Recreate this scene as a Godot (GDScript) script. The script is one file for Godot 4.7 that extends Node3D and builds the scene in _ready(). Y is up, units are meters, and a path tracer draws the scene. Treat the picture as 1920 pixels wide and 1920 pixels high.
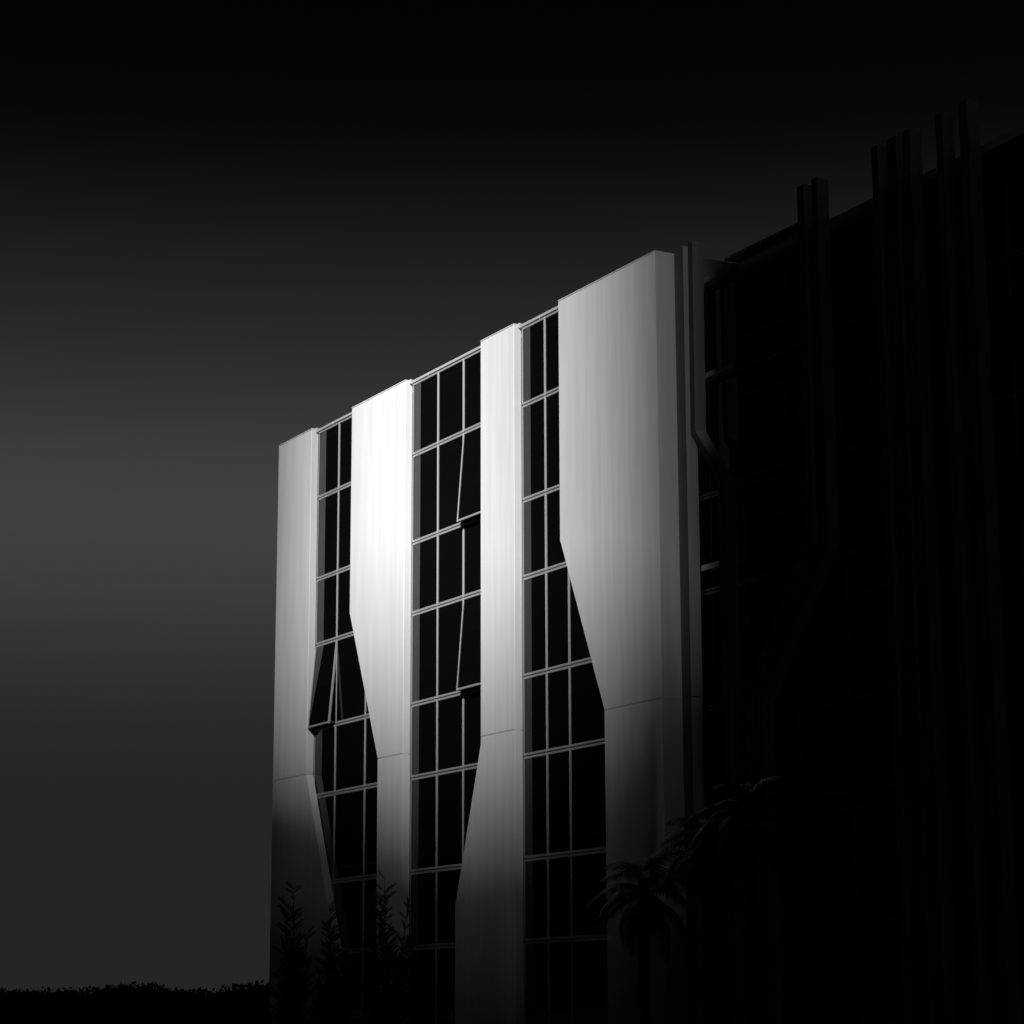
extends Node3D
# A dark street of concrete office blocks. x runs along the facade, z out of it, y up; the street front is the plane z = 0.

const SUN_ENERGY := 0.5
const EXPOSURE := 4.9
const SKY_SCALE := 1.0          # what the picture shows of the sky, before exposure

var rng := RandomNumberGenerator.new()
var M := {}

# ------------------------------------------------------------------ small helpers
func mb() -> SurfaceTool:
	var st := SurfaceTool.new()
	st.begin(Mesh.PRIMITIVE_TRIANGLES)
	return st

func tri(st: SurfaceTool, a: Vector3, b: Vector3, c: Vector3, n: Vector3) -> void:
	var p := [a, b, c]
	if (b - a).cross(c - a).dot(n) > 0.0:
		p = [a, c, b]
	for v in p:
		st.set_normal(n)
		st.set_uv(Vector2(v.x + v.z, v.y))
		st.add_vertex(v)

func quad(st: SurfaceTool, a: Vector3, b: Vector3, c: Vector3, d: Vector3, n: Vector3) -> void:
	tri(st, a, b, c, n)
	tri(st, a, c, d, n)

func box(st: SurfaceTool, lo: Vector3, hi: Vector3) -> void:
	var a := lo
	var b := hi
	quad(st, Vector3(a.x, a.y, b.z), Vector3(b.x, a.y, b.z), Vector3(b.x, b.y, b.z), Vector3(a.x, b.y, b.z), Vector3.BACK)
	quad(st, Vector3(a.x, a.y, a.z), Vector3(b.x, a.y, a.z), Vector3(b.x, b.y, a.z), Vector3(a.x, b.y, a.z), Vector3.FORWARD)
	quad(st, Vector3(b.x, a.y, a.z), Vector3(b.x, a.y, b.z), Vector3(b.x, b.y, b.z), Vector3(b.x, b.y, a.z), Vector3.RIGHT)
	quad(st, Vector3(a.x, a.y, a.z), Vector3(a.x, a.y, b.z), Vector3(a.x, b.y, b.z), Vector3(a.x, b.y, a.z), Vector3.LEFT)
	quad(st, Vector3(a.x, b.y, a.z), Vector3(b.x, b.y, a.z), Vector3(b.x, b.y, b.z), Vector3(a.x, b.y, b.z), Vector3.UP)
	quad(st, Vector3(a.x, a.y, a.z), Vector3(b.x, a.y, a.z), Vector3(b.x, a.y, b.z), Vector3(a.x, a.y, b.z), Vector3.DOWN)

func bevel_box(st: SurfaceTool, lo: Vector3, hi: Vector3, r: float) -> void:
	prism(st, PackedVector2Array([Vector2(lo.x, lo.y), Vector2(hi.x, lo.y), Vector2(hi.x, hi.y), Vector2(lo.x, hi.y)]), hi.z, lo.z, r)

func inset(poly: PackedVector2Array, r: float) -> PackedVector2Array:
	var out := PackedVector2Array()
	var n := poly.size()
	for i in n:
		var p := poly[i]
		var e0 := (p - poly[(i + n - 1) % n]).normalized()
		var e1 := (poly[(i + 1) % n] - p).normalized()
		var n0 := Vector2(-e0.y, e0.x)
		var n1 := Vector2(-e1.y, e1.x)
		var m := (n0 + n1).normalized()
		out.append(p + m * r / maxf(0.3, m.dot(n0)))
	return out

# polygon (counter-clockwise in x, y) drawn out from zf back to zb, its front edge chamfered
func prism(st: SurfaceTool, poly: PackedVector2Array, zf: float, zb: float, r: float, back := PackedVector2Array()) -> void:
	if back.is_empty():
		back = poly.duplicate()
	var area := 0.0
	for i in poly.size():
		area += poly[i].cross(poly[(i + 1) % poly.size()])
	if area < 0.0:
		poly.reverse()
		back.reverse()
	var inn := inset(poly, r)
	var idx := Geometry2D.triangulate_polygon(inn)
	for k in range(0, idx.size(), 3):
		var a := inn[idx[k]]
		var b := inn[idx[k + 1]]
		var c := inn[idx[k + 2]]
		tri(st, Vector3(a.x, a.y, zf), Vector3(b.x, b.y, zf), Vector3(c.x, c.y, zf), Vector3.BACK)
	idx = Geometry2D.triangulate_polygon(back)
	for k in range(0, idx.size(), 3):
		var a := back[idx[k]]
		var b := back[idx[k + 1]]
		var c := back[idx[k + 2]]
		tri(st, Vector3(a.x, a.y, zb), Vector3(b.x, b.y, zb), Vector3(c.x, c.y, zb), Vector3.FORWARD)
	for i in poly.size():
		var j := (i + 1) % poly.size()
		var e := (poly[j] - poly[i]).normalized()
		var n := Vector3(e.y, -e.x, 0)
		var p0 := Vector3(poly[i].x, poly[i].y, zf - r)
		var p1 := Vector3(poly[j].x, poly[j].y, zf - r)
		var q0 := Vector3(back[i].x, back[i].y, zb)
		var q1 := Vector3(back[j].x, back[j].y, zb)
		var sn := (p1 - p0).cross(q0 - p0).normalized()
		quad(st, p0, p1, q1, q0, sn if sn.dot(n) > 0.0 else -sn)
		quad(st, p0, p1, Vector3(inn[j].x, inn[j].y, zf), Vector3(inn[i].x, inn[i].y, zf), (n + Vector3.BACK).normalized())

func bar(st: SurfaceTool, a: Vector3, b: Vector3, ra: float, rb: float, sides := 5) -> void:
	var d := (b - a).normalized()
	var s := d.cross(Vector3.UP if absf(d.y) < 0.9 else Vector3.RIGHT).normalized()
	var t := d.cross(s)
	for k in sides:
		var u := TAU * k / sides
		var v := TAU * (k + 1) / sides
		var n0 := s * cos(u) + t * sin(u)
		var n1 := s * cos(v) + t * sin(v)
		quad(st, a + n0 * ra, a + n1 * ra, b + n1 * rb, b + n0 * rb, (n0 + n1).normalized())

func build(st: SurfaceTool, called: String, m: Material, parent: Node) -> MeshInstance3D:
	var o := MeshInstance3D.new()
	o.mesh = st.commit()
	o.material_override = m
	o.name = called
	o.cast_shadow = GeometryInstance3D.SHADOW_CASTING_SETTING_ON
	parent.add_child(o, true)
	return o

func node(called: String, parent: Node, at := Vector3.ZERO) -> Node3D:
	var o := Node3D.new()
	o.name = called
	parent.add_child(o, true)
	o.position = at
	return o

func tag(o: Node, label: String, category: String, group := "", kind := "") -> void:
	if label != "": o.set_meta("label", label)
	if category != "": o.set_meta("category", category)
	if group != "": o.set_meta("group", group)
	if kind != "": o.set_meta("kind", kind)

func grey(v: float) -> Color:
	return Color(v, v, v).linear_to_srgb()

func flat(v: float, rough: float, spec := 0.5, metal := 0.0) -> StandardMaterial3D:
	var m := StandardMaterial3D.new()
	m.albedo_color = grey(v)
	m.roughness = rough
	m.metallic_specular = spec
	m.metallic = metal
	return m

# cast concrete: even grey with fine rain streaks (noise drawn out downwards)
func concrete(v: float, contrast: float, sd: int, rough := 0.65) -> StandardMaterial3D:
	var noise := FastNoiseLite.new()
	noise.seed = sd
	noise.frequency = 0.035
	noise.fractal_octaves = 5
	var ramp := Gradient.new()
	ramp.set_color(0, grey(v * (1.0 - contrast)))
	ramp.set_color(1, grey(v * (1.0 + contrast)))
	var tex := NoiseTexture2D.new()
	tex.width = 512
	tex.height = 512
	tex.seamless = true
	tex.normalize = true
	tex.noise = noise
	tex.color_ramp = ramp
	var m := StandardMaterial3D.new()
	m.albedo_texture = tex
	m.uv1_triplanar = true
	m.uv1_world_triplanar = true
	m.uv1_scale = Vector3(0.23, 0.013, 0.23)
	m.roughness = rough
	m.metallic_specular = 0.35
	return m

# ------------------------------------------------------------------ the scene
func _ready() -> void:
	rng.seed = 4711
	setup_camera()
	setup_light()
	make_materials()
	setting()
	white_building()
	wing()
	opposite_blocks()
	plants()

func setup_camera() -> void:
	var yaw := deg_to_rad(29.0745)
	var pitch := deg_to_rad(12.0196)
	var roll := deg_to_rad(-0.1752)
	var fh := Vector3(-cos(yaw), 0, -sin(yaw))
	var rt := fh.cross(Vector3.UP)
	var fw := fh * cos(pitch) + Vector3.UP * sin(pitch)
	var up := Vector3.UP * cos(pitch) - fh * sin(pitch)
	var r2 := rt * cos(roll) + up * sin(roll)
	var u2 := up * cos(roll) - rt * sin(roll)
	var cam := Camera3D.new()
	cam.name = "camera"
	cam.fov = 24.6645
	cam.near = 0.1
	cam.far = 6000.0
	cam.transform = Transform3D(Basis(r2, u2, -fw), Vector3(44.0, 1.6, 22.4))
	add_child(cam)
	cam.current = true

func setup_light() -> void:
	# elevation in degrees, brightness as seen: a broad band of dusk haze low in a dark sky
	var table := [[0.0, 0.0165], [3.0, 0.0170], [5.0, 0.0182], [6.26, 0.0202], [7.54, 0.0250], [9.21, 0.0372], [10.63, 0.0482], [12.05, 0.0545], [13.99, 0.0392], [15.27, 0.0274], [16.56, 0.0200], [17.71, 0.0148], [18.86, 0.0091], [20.0, 0.0048], [21.14, 0.0024], [22.0, 0.0015], [24.1, 0.0009], [90.0, 0.0006]]
	var rows := 1440
	var img := Image.create(32, rows, false, Image.FORMAT_RGBF)
	for y in rows:
		var el := 90.0 - 180.0 * (y + 0.5) / rows
		var v := 0.0004
		if el > 0.0:
			# average over a degree or so, to keep the band free of kinks
			v = 0.0
			for q in 9:
				v += sky_at(table, el + (q - 4) * 0.22) / 9.0
		v *= SKY_SCALE / EXPOSURE
		for x in 32:
			img.set_pixel(x, y, Color(v, v, v))
	var pano := PanoramaSkyMaterial.new()
	pano.panorama = ImageTexture.create_from_image(img)
	var sky := Sky.new()
	sky.sky_material = pano
	var env := Environment.new()
	env.background_mode = Environment.BG_SKY
	env.sky = sky
	env.tonemap_mode = Environment.TONE_MAPPER_LINEAR
	env.tonemap_exposure = EXPOSURE
	env.sdfgi_enabled = true
	env.ssao_enabled = true
	env.ssil_enabled = true
	var we := WorldEnvironment.new()
	we.name = "world_environment"
	we.environment = env
	add_child(we)
	# a hazy sun, high over the far side of the street
	var az := deg_to_rad(40.0)
	var elv := deg_to_rad(35.0)
	var to_sun := Vector3(cos(elv) * sin(az), sin(elv), cos(elv) * cos(az))
	var sun := DirectionalLight3D.new()
	sun.name = "sun"
	sun.light_energy = SUN_ENERGY
	sun.light_angular_distance = 10.0
	sun.light_color = Color(1, 1, 1)
	sun.shadow_enabled = true
	add_child(sun)
	sun.look_at_from_position(to_sun * 100.0, Vector3.ZERO, Vector3.UP)

func sky_at(t: Array, el: float) -> float:
	el = maxf(el, 0.0)
	for i in t.size() - 1:
		if el <= t[i + 1][0]:
			return lerpf(t[i][1], t[i + 1][1], (el - t[i][0]) / (t[i + 1][0] - t[i][0]))
	return t[-1][1]

func make_materials() -> void:
	M.white = concrete(0.68, 0.08, 3)
	M.fin = concrete(0.66, 0.09, 11)
	M.block = concrete(0.06, 0.12, 19)
	M.joint = flat(0.56, 0.8)
	M.alu = flat(0.30, 0.42, 0.5)
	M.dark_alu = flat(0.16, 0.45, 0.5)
	M.cap = flat(0.76, 0.35)
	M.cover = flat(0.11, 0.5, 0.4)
	M.coping = flat(0.44, 0.4, 0.5)
	M.steel = flat(0.30, 0.3, 0.5, 0.6)
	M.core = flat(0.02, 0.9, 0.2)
	M.glass = flat(0.003, 0.02, 0.46)
	M.asphalt = flat(0.05, 0.9, 0.3)
	M.paving = concrete(0.18, 0.15, 23, 0.85)
	M.leaf = flat(0.05, 0.6, 0.3)
	M.palm = flat(0.045, 0.5, 0.4)
	M.bark = flat(0.06, 0.9, 0.2)

# ------------------------------------------------------------------ ground and street
func setting() -> void:
	var st := mb()
	box(st, Vector3(-3000, -1.0, -3000), Vector3(3000, 0, 3000))
	tag(build(st, "ground", M.asphalt, self), "", "", "", "structure")
	st = mb()
	bevel_box(st, Vector3(-90, 0.004, 0.3), Vector3(60, 0.12, 4.5), 0.02)
	tag(build(st, "pavement", M.paving, self), "", "", "", "structure")
	st = mb()
	bevel_box(st, Vector3(-90, 0.004, 15.5), Vector3(100, 0.12, 17.98), 0.02)
	tag(build(st, "pavement", M.paving, self), "", "", "", "structure")
	# a hedge carries the street line on past the end of the pale building
	var hd := node("hedge", self, Vector3(-8.7, 0, -0.9))
	tag(hd, "long dark leafy hedge running on from the end of the pale building", "hedge")
	var r := RandomNumberGenerator.new()
	r.seed = 99
	var lump := FastNoiseLite.new()
	lump.seed = 8
	lump.frequency = 0.35
	var wood := mb()
	var leaf := mb()
	for k in 40:
		var x := -0.6 - k * 1.28 + r.randf_range(-0.3, 0.3)
		bar(wood, Vector3(x, 0, 0), Vector3(x + r.randf_range(-0.2, 0.2), 1.7, r.randf_range(-0.2, 0.2)), 0.05, 0.015)
	for k in 110000:
		var x := -r.randf() * 52.0
		var top := 2.05 + 0.35 * lump.get_noise_1d(x) + 0.25 * lump.get_noise_1d(x * 4.0)
		var y := top * pow(r.randf(), 0.8) + absf(r.randfn(0.0, 0.05))
		var a := r.randf() * TAU
		var p := Vector3(x, y, sin(a) * 0.7 * sqrt(r.randf()))
		var d := Vector3(r.randfn(), r.randfn(), r.randfn()).normalized()
		var e := d.cross(Vector3(r.randfn(), r.randfn(), r.randfn())).normalized() * 0.045
		quad(leaf, p, p + d * 0.05 + e, p + d * 0.13, p + d * 0.05 - e, d.cross(e).normalized())
	build(wood, "stem", M.bark, hd)
	build(leaf, "foliage", M.leaf, hd).set_meta("kind", "stuff")

# ------------------------------------------------------------------ one glazed cell: frame and pane, hung from its top edge
func cell(parent: Node3D, x0: float, x1: float, y0: float, y1: float, zf: float, open_deg: float, m: Material, rail: float) -> void:
	var g := 0.009
	var gx := 0.004
	var fw := 0.027
	var w := x1 - x0 - 2 * gx
	var h := y1 - y0 - 2 * g
	var st := mb()
	# bars hang below and right of the hinge point, outer face at z = 0; the rails run between the stiles
	prism(st, PackedVector2Array([Vector2(0, -h), Vector2(fw, -h), Vector2(fw, 0), Vector2(0, 0)]), 0.0, -0.05, 0.006)
	prism(st, PackedVector2Array([Vector2(w - fw, -h), Vector2(w, -h), Vector2(w, 0), Vector2(w - fw, 0)]), 0.0, -0.05, 0.006)
	prism(st, PackedVector2Array([Vector2(fw, -rail), Vector2(w - fw, -rail), Vector2(w - fw, 0), Vector2(fw, 0)]), -0.001, -0.05, 0.006)
	prism(st, PackedVector2Array([Vector2(fw, -h), Vector2(w - fw, -h), Vector2(w - fw, -h + rail), Vector2(fw, -h + rail)]), -0.001, -0.05, 0.006)
	var f := build(st, "open_sash" if open_deg > 0.0 else "sash", m, parent)
	st = mb()
	box(st, Vector3(fw - 0.006, -h + rail - 0.006, -0.032), Vector3(w - fw + 0.006, -rail + 0.006, -0.018))
	var p := build(st, "pane", M.glass, parent)
	var tilt := open_deg + rng.randf_range(-0.06, 0.06)
	var tr := Transform3D(Basis(Vector3.RIGHT, deg_to_rad(-tilt)) * Basis(Vector3.UP, deg_to_rad(rng.randf_range(-0.05, 0.05))), Vector3(x0 + gx, y1 - g, zf))
	f.transform = tr
	p.transform = tr
	if open_deg > 1.0:
		f.set_meta("label", "window sash tilted open at its foot")
		# friction stay between frame and sash foot
		st = mb()
		var foot := tr * Vector3(w - 0.03, -h + 0.04, -0.05)
		bar(st, Vector3(x1 - 0.04, y0 + 0.05, zf - 0.06), foot, 0.008, 0.008)
		bar(st, foot + Vector3(-0.22, -0.03, 0.0), foot + Vector3(0.0, 0.0, 0.0), 0.007, 0.007)
		bar(st, foot + Vector3(0.03, -0.01, 0.0), foot + Vector3(0.03, 0.05, 0.0), 0.02, 0.02, 8)
		build(st, "window_stay", M.steel, parent)

# ------------------------------------------------------------------ the white building: four folded concrete piers, three bays of glass between them
const ROWS := [15.24, 13.62, 11.64, 10.06, 8.07, 6.49, 4.49, 2.91, 0.95]
const JOINT := 7.01

func pier(b: Node3D, upper: Array, lower: Array, depth: float) -> void:
	var p := node("concrete_pier", b)
	var st := mb()
	prism(st, PackedVector2Array(upper), 0.0, -depth, 0.010)
	build(st, "upper_panel", M.white, p)
	st = mb()
	prism(st, PackedVector2Array(lower), 0.0, -depth, 0.010)
	build(st, "lower_panel", M.white, p)
	var l := INF
	var h := -INF
	var t := -INF
	for q in upper:
		t = maxf(t, q.y)
	for q in upper:
		if q.y > t - 0.001:
			l = minf(l, q.x)
			h = maxf(h, q.x)
	st = mb()
	bevel_box(st, Vector3(l - 0.004, t + 0.002, -depth - 0.002), Vector3(h + 0.004, t + 0.022, 0.006), 0.004)
	build(st, "cap_flashing", M.cap, p)
	# sealant set back in the horizontal joint
	var lo := INF
	var hi := -INF
	for v in upper:
		if absf(v.y - (JOINT + 0.012)) < 0.002:
			lo = minf(lo, v.x)
			hi = maxf(hi, v.x)
	st = mb()
	box(st, Vector3(lo + 0.004, JOINT - 0.012, -depth + 0.004), Vector3(hi - 0.004, JOINT + 0.012, -0.004))
	build(st, "joint_sealant", M.joint, p)

func v(x: float, y: float) -> Vector2:
	return Vector2(x, y)

func white_building() -> void:
	var b := node("office_building", self)
	tag(b, "pale concrete office building with four tall folded piers and dark window bays", "building")
	var T := 15.315
	var U := JOINT + 0.012
	var L := JOINT - 0.012
	var D := 0.176
	pier(b, [v(-8.18, U), v(-6.205, U), v(-6.205, T), v(-8.18, T)],
		[v(-8.18, 0), v(-4.45, 0), v(-4.45, 2.83), v(-6.205, L), v(-8.18, L)], D)
	pier(b, [v(-2.40, U), v(-1.155, U), v(-1.155, T), v(-3.935, T), v(-3.935, 10.49)],
		[v(-2.40, 0), v(-1.155, 0), v(-1.155, L), v(-2.40, L)], D)
	pier(b, [v(2.378, U), v(3.803, U), v(3.803, T), v(2.378, T)],
		[v(1.278, 0), v(3.803, 0), v(3.803, L), v(2.378, L), v(2.378, 6.87), v(1.278, 3.67)], D)
	pier(b, [v(7.196, U), v(9.165, U), v(9.165, T), v(5.615, T), v(5.615, 10.5)],
		[v(7.196, 0), v(9.165, 0), v(9.165, L), v(7.196, L)], 0.43)
	# bays of glass
	var bays := [
		[[-6.19, -5.025, -3.44, -2.30], {3: [0]}],
		[[-1.14, 0.085, 1.265, 2.44], {1: [2], 3: [2]}],
		[[3.818, 4.748, 5.625, 7.28], {}]]
	for bay in bays:
		var w := node("window_bay", b)
		var xs: Array = bay[0]
		var opened: Dictionary = bay[1]
		var ys: Array = [15.265] + ROWS.slice(1)
		for r in ys.size() - 1:
			for c in xs.size() - 1:
				var o := 0.0
				if opened.has(r) and c in opened[r]:
					o = 5.2 if r == 3 and c == 0 else 4.6
				cell(w, xs[c], xs[c + 1], ys[r + 1], ys[r], -0.178, o, M.alu, 0.048)
		# metal coping over the head of the glass, in two lengths with an open butt joint, and its end cap
		var cut: float = lerpf(xs[0], xs[-1], 0.22)
		var ends: float = [-3.94, 2.375, 5.612][bays.find(bay)] - 0.304
		var st := mb()
		bevel_box(st, Vector3(xs[0] - 0.008, 15.268, -0.40), Vector3(cut - 0.006, 15.335, -0.160), 0.01)
		build(st, "coping", M.coping, w)
		st = mb()
		bevel_box(st, Vector3(cut + 0.006, 15.268, -0.40), Vector3(ends + 0.3, 15.335, -0.160), 0.01)
		build(st, "coping", M.coping, w)
		st = mb()
		bevel_box(st, Vector3(xs[0] - 0.012, 15.25, -0.158), Vector3(xs[0] + 0.03, 15.355, -0.10), 0.012)
		build(st, "end_cap", M.coping, w)
		# plinth below the lowest sill
		st = mb()
		bevel_box(st, Vector3(xs[0] + 0.004, 0, -0.30), Vector3(xs[-1] - 0.004, 0.94, -0.182), 0.01)
		build(st, "plinth", M.fin, w)
		# opened windows look into a dark room: the lining of the opening
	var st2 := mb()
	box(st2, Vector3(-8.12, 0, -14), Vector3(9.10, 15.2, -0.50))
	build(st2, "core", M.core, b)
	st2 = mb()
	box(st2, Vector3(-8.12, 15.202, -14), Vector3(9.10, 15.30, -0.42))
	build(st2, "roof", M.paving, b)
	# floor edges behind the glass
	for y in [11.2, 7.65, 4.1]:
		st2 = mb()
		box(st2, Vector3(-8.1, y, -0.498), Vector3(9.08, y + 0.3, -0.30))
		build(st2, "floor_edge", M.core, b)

# ------------------------------------------------------------------ the dark wing on the right, with free-standing fins
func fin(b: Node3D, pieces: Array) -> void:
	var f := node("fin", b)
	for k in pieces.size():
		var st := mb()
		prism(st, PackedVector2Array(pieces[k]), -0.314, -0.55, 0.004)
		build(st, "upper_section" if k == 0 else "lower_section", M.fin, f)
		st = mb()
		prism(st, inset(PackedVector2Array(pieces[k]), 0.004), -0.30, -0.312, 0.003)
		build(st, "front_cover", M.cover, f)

func straight(x0: float, x1: float, t: float) -> Array:
	return [[v(x0, JOINT + 0.006), v(x1, JOINT + 0.006), v(x1, t), v(x0, t)], [v(x0, 0), v(x1, 0), v(x1, JOINT - 0.006), v(x0, JOINT - 0.006)]]

func wing() -> void:
	var b := node("finned_building", self)
	tag(b, "dark building with thin bent fins rising above its roof, beside the pale piers", "building")
	var T := 15.335
	var J0 := JOINT + 0.006
	var J1 := JOINT - 0.006
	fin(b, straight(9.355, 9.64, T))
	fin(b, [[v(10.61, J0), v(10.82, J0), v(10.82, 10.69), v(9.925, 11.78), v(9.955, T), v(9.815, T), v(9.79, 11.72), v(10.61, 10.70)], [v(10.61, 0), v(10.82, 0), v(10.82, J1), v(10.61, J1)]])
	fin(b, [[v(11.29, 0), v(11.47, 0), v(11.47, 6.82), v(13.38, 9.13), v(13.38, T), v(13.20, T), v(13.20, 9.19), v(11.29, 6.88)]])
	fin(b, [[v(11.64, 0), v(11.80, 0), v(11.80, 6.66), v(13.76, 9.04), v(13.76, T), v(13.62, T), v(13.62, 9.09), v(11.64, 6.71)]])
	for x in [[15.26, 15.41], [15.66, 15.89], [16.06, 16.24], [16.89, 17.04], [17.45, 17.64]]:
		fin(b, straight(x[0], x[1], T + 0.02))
	# glass wall
	var xs := [9.34, 10.76, 12.19, 13.62, 15.05, 16.48, 17.91, 19.34, 20.77, 22.2]
	var ys := [14.55, 12.80, 10.68, 8.93, 6.83, 5.07, 2.97, 1.21]
	for c in xs.size() - 1:
		var w := node("window_bay", b)
		for r in ys.size() - 1:
			cell(w, xs[c], xs[c + 1], ys[r + 1], ys[r], -0.76, 5.0 if (c == 1 and r == 1) else 0.0, M.dark_alu, 0.045)
		var st := mb()
		bevel_box(st, Vector3(xs[c] + 0.003, 0, -1.0), Vector3(xs[c + 1] - 0.003, 1.205, -0.765), 0.01)
		build(st, "plinth", M.fin, w)
	# ledges that tie the first fins to the glass wall
	for y in [[14.57, 14.69], [12.78, 12.89], [9.27, 9.38]]:
		var st := mb()
		bevel_box(st, Vector3(9.645, y[0], -0.752), Vector3(10.78, y[1], -0.575), 0.008)
		build(st, "ledge", M.fin, b)
		st = mb()
		bevel_box(st, Vector3(10.783, y[0] - 0.02, -0.752), Vector3(10.85, y[1] + 0.01, -0.56), 0.008)
		build(st, "bracket", M.dark_alu, b)
	# parapet above the glass
	var st3 := mb()
	bevel_box(st3, Vector3(10.853, 14.56, -0.98), Vector3(22.2, 14.70, -0.66), 0.012)
	build(st3, "parapet", M.fin, b)
	# end wall of the roof upstand, seen over the first ledge
	st3 = mb()
	box(st3, Vector3(9.18, 14.70, -1.32), Vector3(9.95, 15.05, -0.556))
	build(st3, "roof_upstand", M.fin, b)
	# little roof storey with a ribbon of glass under a thin eave
	var rs := node("roof_storey", b)
	st3 = mb()
	bevel_box(st3, Vector3(9.97, 15.055, -4.2), Vector3(12.25, 15.115, -1.0), 0.012)
	build(st3, "eave", M.fin, rs)
	st3 = mb()
	bevel_box(st3, Vector3(9.955, 14.71, -4.0), Vector3(12.2, 14.79, -1.32), 0.008)
	build(st3, "sill", M.fin, rs)
	st3 = mb()
	box(st3, Vector3(9.96, 14.792, -4.0), Vector3(12.18, 15.052, -1.36))
	build(st3, "pane", M.glass, rs)
	for x in [9.96, 11.2, 11.95]:
		st3 = mb()
		bevel_box(st3, Vector3(x, 14.792, -1.358), Vector3(x + 0.1, 15.052, -1.31), 0.006)
		build(st3, "post", M.fin, rs)
	st3 = mb()
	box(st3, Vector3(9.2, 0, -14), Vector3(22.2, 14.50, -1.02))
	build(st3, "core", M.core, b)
	st3 = mb()
	box(st3, Vector3(9.2, 14.505, -14), Vector3(22.2, 14.68, -0.99))
	build(st3, "roof", M.paving, b)

# ------------------------------------------------------------------ the blocks across the street, behind and beside the camera, that leave only a slot for the sun
func block(called: String, plan: Array, h0: float, fall: float, label: String, x0: float, x1: float, zf: float, storey: float, windows_to: float) -> void:
	var foot := PackedVector2Array(plan)
	var left := INF
	for p in foot:
		left = minf(left, p.x)
	var top := func(p: Vector2) -> Vector3: return Vector3(p.x, h0 + fall * (p.x - left), p.y)
	var b := node(called, self)
	tag(b, label, "building", "blocks across the street")
	var st := mb()
	var area := 0.0
	for i in foot.size():
		area += foot[i].cross(foot[(i + 1) % foot.size()])
	if area < 0.0:
		foot.reverse()
	for i in foot.size():
		var p := foot[i]
		var q := foot[(i + 1) % foot.size()]
		var e := (q - p).normalized()
		quad(st, Vector3(p.x, 0, p.y), Vector3(q.x, 0, q.y), top.call(q), top.call(p), Vector3(e.y, 0, -e.x))
	var idx := Geometry2D.triangulate_polygon(foot)
	for k in range(0, idx.size(), 3):
		tri(st, top.call(foot[idx[k]]), top.call(foot[idx[k + 1]]), top.call(foot[idx[k + 2]]), Vector3(-fall, 1, 0).normalized())
	build(st, "wall", M.block, b)
	var y := 1.2
	while y + 1.7 < windows_to:
		var st2 := mb()
		box(st2, Vector3(x0, y, zf - 0.03), Vector3(x1, y + 1.6, zf - 0.004))
		var ribbon := build(st2, "ribbon_window", M.glass, b)
		st2 = mb()
		bevel_box(st2, Vector3(x0 - 0.05, y - 0.09, zf - 0.10), Vector3(x1 + 0.05, y - 0.004, zf - 0.004), 0.008)
		build(st2, "sill", M.alu, ribbon)
		y += storey

func opposite_blocks() -> void:
	block("office_block", [v(-75, 25), v(14.5, 25), v(14.5, 40), v(-75, 40)], 46.0, 0.0, "long tall grey block with ribbon windows across the street", -72.0, 12.5, 25.0, 3.6, 44.0)
	block("office_block", [v(1.0, 18), v(26, 18), v(26, 24.9), v(1.0, 24.9)], 24.55, -0.235, "lower grey block with a boarded roof screen between two tall blocks", 3.0, 24.5, 18.0, 3.6, 18.0)
	# upright boards that hide the plant on its roof, with gaps that let a little sun through
	var low: Node3D = get_child(get_child_count() - 1)
	var x := 1.0
	while x < 25.9:
		var st := mb()
		var yb := 24.55 - 0.235 * (x - 1.0)
		box(st, Vector3(x, yb - 0.3, 18.004), Vector3(minf(x + 1.0, 26.0), yb + 3.3 + 0.15 * maxf(0.0, x - 17.5), 18.084))
		build(st, "screen_board", M.block, low)
		x += 1.115
	block("office_block", [v(104, -80), v(120, -80), v(120, 26), v(104, 26)], 54.0, 0.0, "tall grey block standing square across the far end of the street", 104.2, 119.8, -80.0, 3.6, 38.0)
	block("office_block", [v(30.15, 29), v(95, 29), v(95, 44), v(50, 44)], 50.0, 0.0, "tall grey block with a slanted end wall across the street", 34.0, 92.0, 29.0, 3.6, 48.0)

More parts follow.
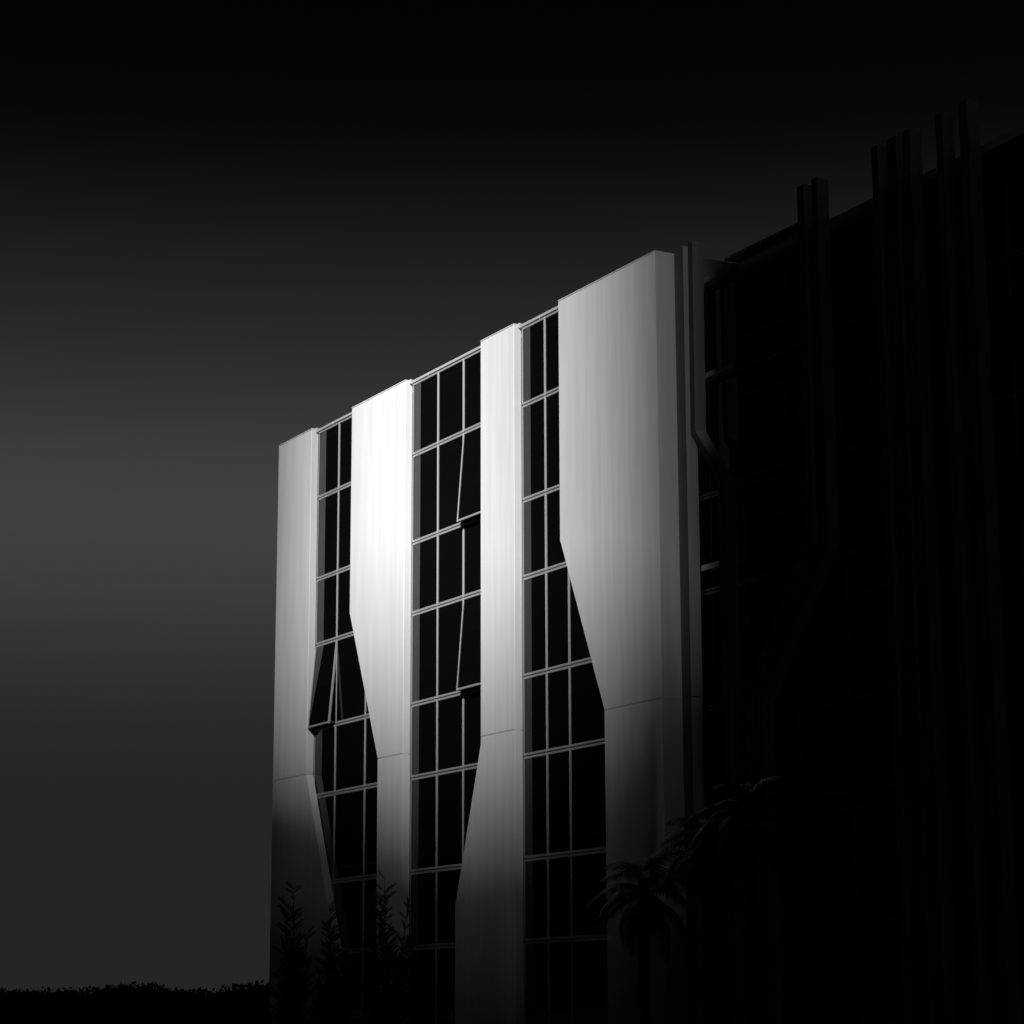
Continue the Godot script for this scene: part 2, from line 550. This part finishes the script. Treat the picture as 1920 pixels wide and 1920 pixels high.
# ------------------------------------------------------------------ planting at the foot of the facade
func shrub(at: Vector3, h: float, spread: float, sd: int, label: String) -> void:
	var r := RandomNumberGenerator.new()
	r.seed = sd
	var t := node("shrub", self, at)
	tag(t, label, "shrub", "feathery shrubs in front of the piers")
	var wood := mb()
	var leaf := mb()
	var stems := 8
	for s in stems:
		var lean := Vector3(r.randf_range(-1, 1), 0, r.randf_range(-1, 1)) * spread * (0.0 if s == 0 else 0.55)
		var top := lean + Vector3(0, h * (1.0 if s == 0 else r.randf_range(0.5, 0.93)), 0)
		bar(wood, Vector3(lean.x * 0.1, 0, lean.z * 0.1), lean * 0.5 + Vector3(0, top.y * 0.5, 0), 0.035, 0.02)
		bar(wood, lean * 0.5 + Vector3(0, top.y * 0.5, 0), top, 0.02, 0.004)
		for k in 64:
			var u := r.randf_range(0.12, 0.99)
			var base := Vector3(lean.x * u, top.y * u, lean.z * u)
			var a := r.randf() * TAU
			var reach := spread * (1.0 - u * 0.92) * r.randf_range(0.35, 0.95) + 0.10
			var tip := base + Vector3(cos(a) * reach, reach * r.randf_range(0.5, 1.0), sin(a) * reach)
			bar(wood, base, tip, 0.006, 0.002, 3)
			var d := tip - base
			var n := int(36 + reach * 140)
			for q in n:
				var p := base + d * r.randf_range(0.15, 1.05)
				var dir := (d.normalized() * 0.9 + Vector3(r.randf_range(-1, 1), r.randf_range(-0.5, 1), r.randf_range(-1, 1)) * 0.8).normalized()
				var side := dir.cross(Vector3(r.randf_range(-1, 1), r.randf_range(-1, 1), r.randf_range(-1, 1))).normalized() * 0.0055
				var e := p + dir * r.randf_range(0.04, 0.09)
				tri(leaf, p - side, p + side, e, dir.cross(side).normalized())
	build(wood, "stem", M.bark, t)
	build(leaf, "foliage", M.leaf, t).set_meta("kind", "stuff")

func frond_mesh(length: float, rise: float, droop: float, sd: int) -> ArrayMesh:
	var r := RandomNumberGenerator.new()
	r.seed = sd
	var st := mb()
	var pts := []
	for k in 15:
		var u := k / 14.0
		pts.append(Vector3(0, rise * u - droop * u * u, 0) + Vector3(length * u * (1.0 - 0.12 * u), 0, 0))
	for k in 14:
		bar(st, pts[k], pts[k + 1], 0.016 * (1.0 - k / 16.0), 0.016 * (1.0 - (k + 1) / 16.0), 4)
	for k in range(5, 40):
		var u := k / 40.0
		var p: Vector3 = pts[int(u * 14)].lerp(pts[mini(14, int(u * 14) + 1)], fmod(u * 14.0, 1.0))
		var ahead: Vector3 = (pts[mini(14, int(u * 14) + 1)] - pts[int(u * 14)]).normalized()
		var len := (0.42 * sin(PI * (0.12 + 0.82 * u)) + 0.05) * r.randf_range(0.85, 1.1)
		for s in [-1.0, 1.0]:
			var out := (Vector3(0, -0.25, s) + ahead * 0.65).normalized()
			var mid := p + out * len * 0.55
			var tip := p + out * len + Vector3(0, -len * r.randf_range(0.25, 0.5), 0)
			var wd := ahead * 0.017
			var nn := out.cross(ahead).normalized()
			quad(st, p - wd * 0.5, p + wd * 0.5, mid + wd, mid - wd, nn)
			tri(st, mid - wd, mid + wd, tip, nn)
	return st.commit()

func palm(at: Vector3, trunk: float, scale: float, sd: int, label: String, meshes: Array) -> void:
	var r := RandomNumberGenerator.new()
	r.seed = sd
	var t := node("palm_tree", self, at)
	tag(t, label, "palm", "palms at the foot of the fins")
	var st := mb()
	var y := 0.0
	while y < trunk:
		bar(st, Vector3(0, y, 0), Vector3(0, y + 0.1, 0), 0.085, 0.10, 9)
		y += 0.1
	build(st, "trunk", M.bark, t)
	for k in 20:
		var f := MeshInstance3D.new()
		f.mesh = meshes[k % meshes.size()]
		f.material_override = M.palm
		f.name = "frond"
		t.add_child(f, true)
		f.position = Vector3(0, trunk - 0.05 - 0.018 * k, 0)
		var b := Basis(Vector3.UP, TAU * k * 0.382 + r.randf_range(-0.2, 0.2)) * Basis(Vector3.BACK, deg_to_rad(lerpf(40, -46, k / 19.0) + r.randf_range(-8, 8)))
		f.basis = b.scaled(Vector3.ONE * scale * r.randf_range(0.85, 1.1))

func plants() -> void:
	shrub(Vector3(-4.55, 0.12, 1.0), 4.2, 0.66, 5, "pointed feathery shrub in front of the darkest pale pier at the hedge end")
	shrub(Vector3(-2.6, 0.12, 1.0), 3.75, 0.55, 6, "small feathery shrub between two pale piers")
	shrub(Vector3(0.05, 0.12, 1.0), 4.2, 0.85, 7, "broad feathery shrub in front of the pier that narrows downwards beside two open windows")
	var meshes := [frond_mesh(1.5, 0.9, 1.15, 1), frond_mesh(1.65, 0.8, 1.35, 2), frond_mesh(1.35, 1.0, 1.2, 3)]
	palm(Vector3(10.85, 0.12, 1.5), 3.6, 0.74, 21, "palm with arching fronds against the widest pale pier", meshes)
	palm(Vector3(12.75, 0.12, 1.5), 4.2, 0.66, 22, "palm with drooping fronds against the first straight fin", meshes)
	palm(Vector3(14.1, 0.12, 1.6), 4.6, 0.7, 23, "tall palm in front of the two fins that bend towards the pale piers", meshes)
